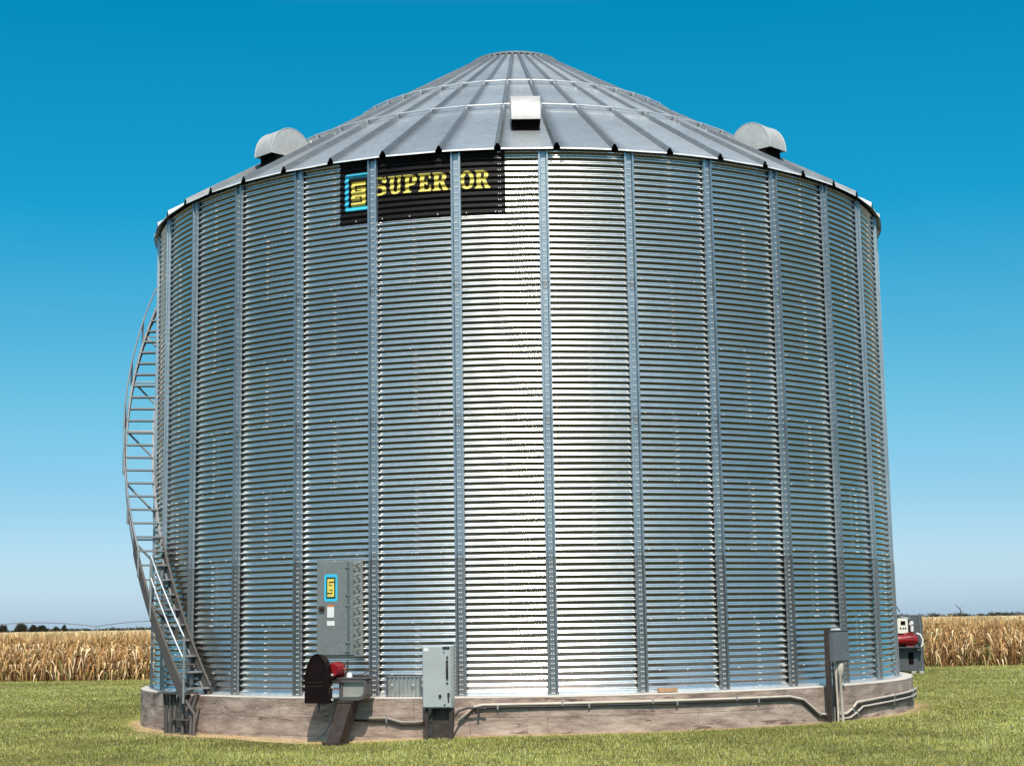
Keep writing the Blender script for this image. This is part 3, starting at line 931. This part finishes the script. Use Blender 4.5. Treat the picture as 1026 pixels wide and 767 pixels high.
# fan and control unit behind the bin at right
fu = empty('fan_unit', (11.6, 17.36, GZ - .09))
tag(fu, 'dark grey fan cabinet with a red motor and white control box beside the cornfield', 'fan unit')
mb = MB(); mb.box(-.9, .70, 0, .9, .10, 1.80, 0, None, .015)
mb.box(-.9, .50, -.06, -.0005, .10, .80, 0, None, .01)
mb.build('cabinet_body', M_fanbox, fu)
mb = MB(); mb.box(-.9, .60, -.34, -.001, .805, .835); mb.build('shelf', M_fanbox, fu)
mb = MB(); mb.box(-.12, .20, -.22, -.002, 1.24, 1.70, 0, None, .01)
cb_ = mb.build('control_box', simple('control_white', (.72, .68, .60), .5, 0, .05), fu)
mb = MB(); mb.box(-.02, .12, -.228, -.2205, 1.50, 1.62)
for x in (-.05, .03, .10): mb.box(x, x + .04, -.235, -.2205, 1.38, 1.42)
mb.build('display', M_dark, cb_)
mb = MB(); mb.tube([(.34, -.12, 1.62), (.34, -.12, 1.3)], .05, 10); mb.tube([(.30, -.12, 1.50), (.36, -.16, 1.56)], .06, 8)
mb.build('valve', M_white, fu)
mb = MB(); mb.tube([(-.30, -.20, 1.05), (.02, -.20, 1.05), (.10, -.20, 1.05), (.34, -.20, 1.05), (.46, -.20, 1.05)], [.15, .15, .19, .19, .12], 20)
mt = mb.build('motor', M_red, fu)
mb = MB()
for k in range(16): mb.box(.10, .34, -.005, .005, .215, .235, 0, Matrix.Translation((0, -.20, 1.05)) @ Matrix.Rotation(2*PI*k/16, 4, 'X'))
mb.build('cooling_fin', M_red, mt)
mb = MB(); mb.tube([(.45, -.2, 1.24), (.56, -.22, 1.20), (.63, -.22, 1.05), (.62, -.22, .90), (.54, -.2, .76), (.46, -.18, .74)], .028, 8)
mb.build('hose', M_white, fu)
mb = MB(); mb.box(.20, .36, -.067, -.0605, .30, .66); mb.build('inspection_opening', M_dark, fu)
for x in (.28, .52, -.7):
    mb = MB(); mb.box(x, x + .14, -.05, .12, 0, .098); mb.build('foot', M_cab, fu)
mb = MB(); mb.tube([(.62, -.01, 1.8), (.62, -.01, .1)], .018, 6); mb.tube([(.05, -.02, 1.75), (.3, -.1, 1.70)], .012, 6)
mb.build('corner_trim', M_stiff, fu)
cw = MB()
cw.tube([(7.36, 1.2, 1.95), (8.5, 6, 1.88), (10.5, 13.5, 1.60), (11.65, 17.5, 1.22)], .018, 6)
rt = empty('service_cable'); tag(rt, 'dark service cable slanting from the bin wall down to the fan unit', 'cable')
cw.build('cable_run', M_cable, rt)

# ------------------------------------------------------------ the ground
def gz(y, x=0.0):
    y = np.asarray(y, float); x = np.asarray(x, float)
    r = (GZ - .0027 * np.maximum(0, y - 40) - .0042 * np.clip(y, 0, 24)
         + .011 * np.clip(x, -8, 0) * np.clip(1 - y / 20, 0, 1) * np.clip((20 + x) / 8, 0, 1))
    r = r - .085 * np.exp(-((x + 3.4) ** 2 + (y + 7.9) ** 2) / 2.2)      # washed-out hollow under the auger spout
    return float(r) if r.ndim == 0 else r
ys = [-400, -60, -30] + list(np.arange(-24, 26, .5)) + [26, 40, 60, 100, 300, 1000, 3000, 6000]; xs = [-4000, -1000, -200, -60] + list(np.arange(-24, 3, .5)) + [50, 200, 1000, 4000]; nxs = len(xs)
V = [(x, y, gz(y, x)) for y in ys for x in xs]
F = [(j * nxs + i, j * nxs + i + 1, j * nxs + i + nxs + 1, j * nxs + i + nxs) for j in range(len(ys) - 1) for i in range(nxs - 1)]
g = np_mesh('ground', V, F, M_ground); g['kind'] = 'structure'

def fbm(x, y, seed, s):
    r = np.random.default_rng(seed); out = np.zeros_like(x); amp = 1
    for o_ in range(5):
        for k in range(5):
            th = r.uniform(0, 2*PI); fr = s * 2**o_ * r.uniform(.7, 1.3); ph = r.uniform(0, 2*PI)
            out += amp * np.sin((x * math.cos(th) + y * math.sin(th)) * fr + ph)
        amp *= .6
    return out / 6

def grass():
    def field(n, x0, x1, y0, y1, bias):
        y = y0 + (y1 - y0) * RNG.random(n) ** bias
        x = RNG.uniform(x0, x1, n); return x, y
    # density falls with distance from the camera
    n = 800000
    d = 16.5 + 46 * RNG.random(n) ** 1.5            # distance along the view
    lat = RNG.uniform(-1, 1, n) * (d * .36 + 1.5)
    x = lat + .0; y = -32.9 + d
    keep = (np.hypot(x, y) > RF + .01) & (y < 25.2)
    x, y, d = x[keep], y[keep], d[keep]
    rr = np.hypot(x, y)
    n2 = 26000                                        # dense tufty ring at the foundation
    aa = RNG.uniform(-2.2, 2.2, n2); r2 = RF + np.abs(RNG.normal(0, .22, n2)) + .012
    x = np.r_[x, r2 * np.sin(aa)]; y = np.r_[y, -r2 * np.cos(aa)]; d = np.r_[d, -r2 * np.cos(aa) + 32.9]; rr = np.hypot(x, y)
    n = len(x)
    f1 = fbm(x, y, 1, .5); f2 = fbm(x, y, 2, 2.4); f3 = fbm(x, y, 9, 7)
    clump = np.clip(.9 + .35 * f3 + .3 * f2, .35, 1.7)
    h = RNG.uniform(.022, .055, n) * clump
    w = RNG.uniform(.005, .012, n) * (d / 22)
    dead = np.clip(1.05 - (rr - RF) / ((.20 + .55 * np.exp(-((np.degrees(np.arctan2(x, -y)) + 42) / 26) ** 2) + .25 * np.exp(-((np.degrees(np.arctan2(x, -y)) - 75) / 20) ** 2)) * (1 + .6 * np.clip(f2, -1, 1.5))), 0, 1)
    th = RNG.uniform(0, 2*PI, n); ln = RNG.uniform(.1, .9, n) * h; ld = RNG.uniform(0, 2*PI, n)
    h = h * (1 - .35 * dead)
    dx, dy = np.cos(th) * w / 2, np.sin(th) * w / 2
    z0 = gz(y, x) - .003
    A = np.stack([x - dx, y - dy, z0], -1); B = np.stack([x + dx, y + dy, z0], -1)
    C = np.stack([x + np.cos(ld) * ln, y + np.sin(ld) * ln, z0 + h], -1)
    V = np.stack([A, B, C], 1).reshape(-1, 3)
    F = np.arange(3 * n).reshape(-1, 3)
    green = np.array([.56, .57, .15]); green2 = np.array([.33, .32, .07]); tan = np.array([.92, .78, .46]); yel = np.array([.74, .66, .24])
    t = RNG.random(n)
    sel = np.clip(.45 + .35 * f1 + .3 * f2, 0, 1)
    c = np.where((t < .30)[:, None], green2, green)
    c = np.where((t > .62 + .25 * (1 - sel))[:, None], yel, c)
    c = np.where((t > .90)[:, None], tan, c)
    straw = np.array([.80, .58, .33])
    c = np.where((RNG.random(n) < dead)[:, None], straw, c)
    c = c * RNG.uniform(.75, 1.25, n)[:, None] * (.95 + .12 * f1)[:, None]
    c = np.clip(c * (1 + .35 * np.clip(f1 * .5 + f2 * .6, -1, 1))[:, None], .005, .9)
    o_ = np_mesh('grass', V, F, M_grass, None, False, np.repeat(c, 3, 0))
    # point the blade normals upwards-ish is left to the translucent mix
    tag(o_, 'short mown green and straw-coloured lawn grass around the bin', 'grass', kind='stuff')
grass()

# straw strip of bare dirt around the foundation
mb = MB(); n = 200; V = []; F = []
rr_ = random.Random(3)
for i in range(n):
    a = 2 * PI * i / n
    o1 = RF + .10 + .04 * math.sin(a * 9) + .30 * math.exp(-((math.degrees((a + PI) % (2*PI) - PI) + 42) / 26) ** 2) + .04 * math.sin(a * 23 + 1) + .05 * rr_.random()
    V += [((RF - .02) * math.sin(a), -(RF - .02) * math.cos(a), gz(-(RF - .02) * math.cos(a), (RF - .02) * math.sin(a)) + .014), (o1 * math.sin(a), -o1 * math.cos(a), gz(-o1 * math.cos(a), o1 * math.sin(a)) + .006)]
for i in range(n): F.append((2*i, 2*((i+1) % n), 2*((i+1) % n) + 1, 2*i + 1))
mb.add(V, F); o = mb.build('bare_dirt', simple('straw_dirt', (.50, .36, .21), .95, 0, .3, 14, .5)); o['kind'] = 'structure'

# ------------------------------------------------------------------ corn
def corn_variant(seed, green=0.0):
    r = np.random.default_rng(seed)
    V = []; F = []; C = []
    H = r.uniform(1.14, 1.40)
    tan1 = np.array([.80, .52, .24]); tan2 = np.array([.54, .30, .12]); br = np.array([.17, .08, .035]); pale = np.array([.96, .77, .48]); grn = np.array([.20, .23, .06])
    def ribbon(pts, ws, side, colr):
        b = len(V)
        for p, w in zip(pts, ws):
            V.append(p - side * w); V.append(p + side * w); 
            cc = colr * r.uniform(.85, 1.15); C.append(cc); C.append(cc)
        for i in range(len(pts) - 1): F.append((b + 2*i, b + 2*i + 1, b + 2*i + 3, b + 2*i + 2))
    lean = r.normal(0, .05, 2)
    def stalk(z): return np.array([lean[0] * z * z, lean[1] * z * z, z])
    for th in (0, PI / 2):
        sd = np.array([math.cos(th), math.sin(th), 0])
        ribbon([stalk(z) for z in (0, H * .35, H * .7, H)], (.016, .014, .010, .004), sd, tan2 * .9)
    nl = r.integers(15, 19); pl = r.uniform(0, PI)
    for k in range(nl):
        z = H * (.08 + .86 * k / nl) + r.normal(0, .02)
        az = pl + (k % 2) * PI + r.normal(0, .5)
        d = np.array([math.cos(az), math.sin(az), 0]); side = np.array([-d[1], d[0], 0])
        L = r.uniform(.22, .52) * (1 - .25 * abs(k / nl - .5)); up = r.uniform(.15, .9)
        tw = r.uniform(-.8, .8)
        base = stalk(z); pts = []; ws = []
        for q, t in enumerate((0, .3, .6, 1)):
            x = L * (t * .55 if r.random() < .0 else t) * .62
            zz = L * (up * t * .8 - (1.55 + .3 * up) * t * t * .8)
            pts.append(base + d * x + np.array([0, 0, zz]) + side * (tw * .12 * t * t))
            ws.append((.012, .026, .020, .004)[q])
        kk = k / nl
        c = (br if r.random() < .55 - .6 * kk else (tan2 if r.random() < .35 else (tan1 if r.random() < .6 else pale)))
        if r.random() < green * (1.1 - kk): c = grn
        sd = side * math.cos(tw) + np.array([0, 0, 1]) * math.sin(tw)
        ribbon(pts, ws, sd, c)
    # ear
    if r.random() < .85:
        z = H * r.uniform(.42, .55); az = r.uniform(0, 2*PI); d = np.array([math.cos(az), math.sin(az), 0]); side = np.array([-d[1], d[0], 0])
        ribbon([stalk(z) + d * .02, stalk(z) + d * .06 + np.array([0, 0, -.06]), stalk(z) + d * .08 + np.array([0, 0, -.22])], (.018, .034, .008), side, pale)
        ribbon([stalk(z) + d * .02, stalk(z) + d * .06 + np.array([0, 0, -.06]), stalk(z) + d * .08 + np.array([0, 0, -.22])], (.018, .034, .008), d, pale * .9)
    # tassel
    for k in range(6):
        az = r.uniform(0, 2*PI); d = np.array([math.cos(az), math.sin(az), 0]) * r.uniform(.03, .12)
        ribbon([stalk(H) - np.array([0, 0, .04]), stalk(H) + d * .6 + np.array([0, 0, .10]), stalk(H) + d * 1.2 + np.array([0, 0, r.uniform(.08, .2)])], (.006, .007, .004), np.array([-d[1], d[0], 0]) / np.linalg.norm(d), tan1 * 1.05)
    return np.array(V), np.array(F), np.array(C)
VAR = [corn_variant(100 + i, .14) for i in range(9)] + [corn_variant(200 + i, .55) for i in range(5)]
CY = 24.0
# individual plants: the front row where the photo shows it
meshes = []
for i, (V, F, C) in enumerate(VAR):
    V = V.copy(); V[:, 2] *= 1.0
    oo = np_mesh('corn_plant', V, F, M_corn, None, False, C)
    meshes.append(oo.data); bpy.data.objects.remove(oo)
def corn_row(xs, lab, grp, right=False):
    for x in xs:
        k = random.choice(range(14)) if right and random.random() < .5 else random.randrange(9)
        o_ = bpy.data.objects.new('corn_plant', meshes[k]); link(o_)
        o_.location = (x + random.gauss(0, .02), CY + random.gauss(0, .05), gz(CY, x) - .01); o_.rotation_euler = (0, 0, random.uniform(0, 6.28))
        s_ = random.uniform(.93, 1.07) * (1.09 if right else 1.07); o_.scale = (s_, s_, s_)
        tag(o_, lab, 'corn plant', grp)
LB = 1
corn_row(np.arange(-20.0, -12.2, .17), 'dry tan corn plant in the front row left of the bin', 'front row of corn plants left of the bin')
corn_row(np.arange(13.2, 19.2, .17), 'dry tan corn plant in the front row right of the bin', 'front row of corn plants right of the bin', True)

def corn_field():
    Vs = []; Fs = []; Cs = []; b = 0
    def put(k, x, y, s_, rz):
        nonlocal b
        V, F, C = VAR[k]
        c, sn = math.cos(rz), math.sin(rz)
        W = np.empty_like(V); W[:, 0] = (V[:, 0] * c - V[:, 1] * sn) * s_ + x; W[:, 1] = (V[:, 0] * sn + V[:, 1] * c) * s_ + y; W[:, 2] = V[:, 2] * s_ + gz(y, x) - .01
        sh = RNG.uniform(.62, 1.1)
        Vs.append(W); Fs.append(F + b); Cs.append(np.clip(C * sh, 0, .95)); b += len(V)
    for row in range(0, 26):
        y = CY + row * .76
        step = .17 if row < 5 else (.26 if row < 10 else .42)
        half = 30 + row * .35
        x = -half
        while x < half:
            x += step * random.uniform(.75, 1.25)
            vis = (-20.05 < x < -12.1) or (13.1 < x < 19.25)
            if row == 0 and vis: continue
            if row < 6 and not (-24 < x < -9 or 9 < x < 24) and random.random() < .45: continue
            if row >= 5 and -10.5 < x < 10.5: continue
            k = random.randrange(14) if (x > 0 and random.random() < .4) else random.randrange(9)
            put(k, x, y + random.gauss(0, .05), random.uniform(.92, 1.06) * (1.09 if x > 0 else 1.07), random.uniform(0, 6.28))
    o_ = np_mesh('cornfield', np.concatenate(Vs), np.concatenate(Fs), M_corn, None, False, np.concatenate(Cs))
    tag(o_, 'field of dry tan corn stretching to the horizon behind the bin', 'cornfield', kind='stuff')
corn_field()
# far canopy of the field
X, Y = np.meshgrid(np.linspace(-1, 1, 260), np.linspace(0, 1, 200))
yy = 43 + 900 * Y ** 2.2; xx = X * (50 + yy * .7)
zz = GZ - .0027 * np.maximum(0, yy - 40) + 1.30 + .09 * RNG.standard_normal(xx.shape)
V = np.stack([xx, yy, zz], -1).reshape(-1, 3)
i = np.arange(199)[:, None]; j = np.arange(259)[None]; a = i * 260 + j
o = np_mesh('far_crop', V, np.stack([a, a + 1, a + 261, a + 260], -1).reshape(-1, 4), M_canopy)
tag(o, 'far part of the dry corn field merging into the horizon', 'crop', kind='stuff')

# --------------------------------------------------------- distant trees
def clumps(centres, nleaf, size, seed, base):
    r = np.random.default_rng(seed)
    V = []; C = []
    for (cx, cy, cz, ax, ay, az_) in centres:
        u = r.standard_normal((nleaf, 3)); u /= np.linalg.norm(u, axis=1)[:, None]
        u *= (r.random((nleaf, 1)) ** .45)
        p = u * [ax, ay, az_] + [cx, cy, cz]
        t1 = r.standard_normal((nleaf, 3)); t1 /= np.linalg.norm(t1, axis=1)[:, None]
        t2 = r.standard_normal((nleaf, 3)); t2 /= np.linalg.norm(t2, axis=1)[:, None]
        s_ = size * r.uniform(.5, 1.3, (nleaf, 1))
        V.append(np.stack([p, p + t1 * s_, p + t2 * s_], 1).reshape(-1, 3))
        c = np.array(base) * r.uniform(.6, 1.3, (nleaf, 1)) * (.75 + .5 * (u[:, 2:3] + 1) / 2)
        C.append(np.repeat(c, 3, 0))
    V = np.concatenate(V); return V, np.arange(len(V)).reshape(-1, 3), np.concatenate(C)
def eye_x(px, Y):      # world x of an image column near the horizon (used once to measure the site)
    return (px - 520) / 1609 * (Y + 32.9) 
def far_tree(x, Y, h, w, lab, seed):
    h += 1.7
    rt = empty('distant_tree', (x, Y, gz(Y))); tag(rt, lab, 'tree')
    r = random.Random(seed)
    cs = []
    for k in range(9):
        t = r.uniform(-.7, .7)
        cs.append((t * w * .38, r.uniform(-1, 1), h * (.50 + r.uniform(-.12, .18) - abs(t) * .22), w * r.uniform(.16, .26), w * .18, h * r.uniform(.16, .27)))
    V, F, C = clumps(cs, 420, .5, seed, (.045, .045, .030))
    np_mesh('crown', V, F, M_tree, rt, False, C)
    mb = MB(); mb.tube([(0, 0, 0), (.1, 0, h * .3), (0, 0, h * .65)], [w * .035, w * .028, w * .012], 8)
    for k in range(5):
        aa = r.uniform(0, 6.28); mb.tube([(0, 0, h * .3), (math.cos(aa) * w * .2, math.sin(aa) * w * .2, h * .6)], [w * .015, .05], 5)
    mb.build('trunk', M_bark, rt)
TY = 900
for k, (px, h, w, lab) in enumerate([
        (-4, 6.0, 7.0, 'distant dark tree cut by the left edge of the view'),
        (3, 6.2, 6.5, 'distant rounded tree left of the tallest one behind the cornfield'),
        (20, 7.6, 11.0, 'tallest and widest of the distant dark trees at far left'),
        (32.5, 5.2, 6.0, 'small distant tree just right of the tallest one'),
        (42, 5.0, 7.5, 'low broad distant tree second to the right of the tallest one'),
        (55.5, 3.9, 5.5, 'low distant tree between the broad tree and the isolated small bush'),
        (63.5, 4.3, 3.6, 'isolated small distant bush at the right end of the trees')]):
    far_tree(eye_x(px, TY) - 0, TY, h, w, lab, 40 + k)
cs = []
rr_ = random.Random(77)
for k in range(420):
    px = rr_.uniform(-60, 1100); Y = rr_.uniform(1500, 1560)
    hgt = rr_.uniform(2.0, 3.4) + (1.0 if px > 870 and rr_.random() < .35 else 0)
    hgt += .8; cs.append((eye_x(px, Y), Y, gz(Y) + hgt * .55, rr_.uniform(4, 11), 3, hgt * .5))
V, F, C = clumps(cs, 130, 1.3, 5, (.075, .07, .052))
o = np_mesh('treeline', V, F, M_tree, None, False, C)
tag(o, 'low dark line of far-off woods along the horizon', 'treeline', kind='stuff')

# bare snag standing above the corn at right
sn = empty('dead_tree', (130.0, 450, gz(450))); tag(sn, 'thin bare leaning snag rising above the corn at right', 'dead tree')
mb = MB(); mb.tube([(0, 0, 0), (-.2, 0, 2.2), (-.3, 0, 3.4), (-1.1, 0, 4.5), (-2.0, 0, 5.3)], [.22, .2, .16, .10, .04], 7)
mb.build('trunk', M_bark, sn)
mb = MB(); mb.tube([(-.2, 0, 2.4), (.3, 0, 3.0), (.6, 0, 3.5)], [.09, .07, .03], 6)
mb.tube([(-.6, 0, 3.9), (-.2, 0, 4.2), (.0, 0, 4.5)], [.07, .05, .02], 6)
mb.build('branch', M_bark, sn)

# centre-pivot irrigation machine
PY = 600
piv = empty('irrigation_pivot', (0, PY, gz(PY))); tag(piv, 'long arched centre-pivot irrigation pipe over the cornfield at far left', 'irrigation pivot')
span = 50.0
x95 = eye_x(95, PY)
towers = [x95 + (k) * span for k in range(-4, 1)] + [x95 + span * 1]
M_piv = simple('pivot_galvanised', (.16, .17, .19), .5, .3)
for k in range(-4, 3):
    x0 = x95 + k * span; x1 = x0 + span
    mb = MB(); P = []
    lo, hi = 3.25, 5.15
    for q in range(17):
        t = q / 16; P.append((x0 + span * t, 0, lo + (hi - lo) * math.sin(PI * t) ** .8))
    mb.tube(P, .17, 7); mb.build('span_pipe', M_piv, piv)
    mb = MB()
    for q in range(2, 15, 2):
        x, _, z = P[q]; mb.tube([(x, 0, z), (x, 0, z - .8)], .035, 4); mb.tube([P[q], P[min(16, q + 1)], ], .19, 6)
        mb.tube([(x, 0, z - .1), (x, .0, z - 2.0)], .02, 4)
    mb.build('drop_hose', M_piv, piv)
    mb = MB()
    for sx in (-1.6, 1.6): mb.tube([(x0, 0, lo), (x0 + sx * .25, sx, .5)], .08, 5)
    mb.tube([(x0, -1.6, .5), (x0, 1.6, .5)], .08, 5)
    tw_ = mb.build('tower', M_piv, piv)
    for sy in (-1.6, 1.6):
        m2 = MB(); m2.tube([(x0 - .15, sy, .6), (x0 + .15, sy, .6)], .6, 18); m2.build('wheel', M_cable, tw_)

# -------------------------------------------------------------- lighting
SUN_EL, SUN_AZ = rad(50), rad(4)     # azimuth measured from -y (the camera side) towards +x
sd = Vector((math.sin(SUN_AZ) * math.cos(SUN_EL), -math.cos(SUN_AZ) * math.cos(SUN_EL), math.sin(SUN_EL)))
sl = bpy.data.lights.new('sun', 'SUN'); sl.energy = 4.5; sl.angle = rad(.53); sl.color = (1, .93, .81)
so = bpy.data.objects.new('sun', sl); link(so); so.rotation_euler = sd.to_track_quat('Z', 'Y').to_euler(); so.location = (0, -40, 60)
w = bpy.data.worlds.new('World'); bpy.context.scene.world = w; w.use_nodes = True
t = w.node_tree; L = t.links
bg = t.nodes['Background']
sky = t.nodes.new('ShaderNodeTexSky'); sky.sky_type = 'NISHITA'; sky.sun_disc = False
sky.sun_elevation = SUN_EL; sky.sun_rotation = PI - SUN_AZ
sky.air_density = 1.0; sky.dust_density = .6; sky.ozone_density = 1.5
tc = t.nodes.new('ShaderNodeTexCoord'); sx = t.nodes.new('ShaderNodeSeparateXYZ'); L.new(tc.outputs['Generated'], sx.inputs[0])
rp = ramp(t, sx.outputs[2], [(0, (.80, 1.12, 1.75)), (.03, (.77, 1.03, 1.47)), (.07, (.60, .92, 1.20)), (.13, (.42, .97, 1.08)), (.25, (.05, 1.0, 1.17)), (.37, (.005, 1.06, 1.22)), (.43, (1.9, 2.1, 1.8)), (.60, (2.5, 2.6, 2.1)), (1, (2.5, 2.5, 2.1))])
SKY_RAMP = rp
mx = t.nodes.new('ShaderNodeMix'); mx.data_type = 'RGBA'; mx.blend_type = 'MULTIPLY'; mx.inputs[0].default_value = 1
L.new(sky.outputs[0], mx.inputs[6]); L.new(rp.outputs[0], mx.inputs[7]); L.new(mx.outputs[2], bg.inputs[0])
bg.inputs[1].default_value = .10

# ---------------------------------------------------------------- camera
f, D, ch, pitch, roll, yaw = 1609.37, 32.908, 1.1822, .145886, .016739, -.004259
c, s_ = math.cos(yaw), math.sin(yaw)
xr = Vector((c, -s_, 0)); yr = Vector((s_, c, 0)); zr = Vector((0, 0, 1))
c, s_ = math.cos(pitch), math.sin(pitch)
yr, zr = c * yr + s_ * zr, -s_ * yr + c * zr
c, s_ = math.cos(roll), math.sin(roll)
right = c * xr - s_ * zr; up = s_ * xr + c * zr
M = Matrix(((right.x, up.x, -yr.x, 0), (right.y, up.y, -yr.y, -D), (right.z, up.z, -yr.z, ch), (0, 0, 0, 1)))
cam = bpy.data.cameras.new('camera'); co = bpy.data.objects.new('camera', cam); link(co)
co.matrix_world = M
cam.sensor_width = 36; cam.lens = f / 1026 * 36; cam.shift_x = -1.3 / 1024; cam.clip_start = .1; cam.clip_end = 12000
sc = bpy.context.scene
sc.camera = co
sc.view_settings.view_transform = 'Standard'; sc.view_settings.look = 'None'; sc.view_settings.exposure = 0; sc.view_settings.gamma = 1
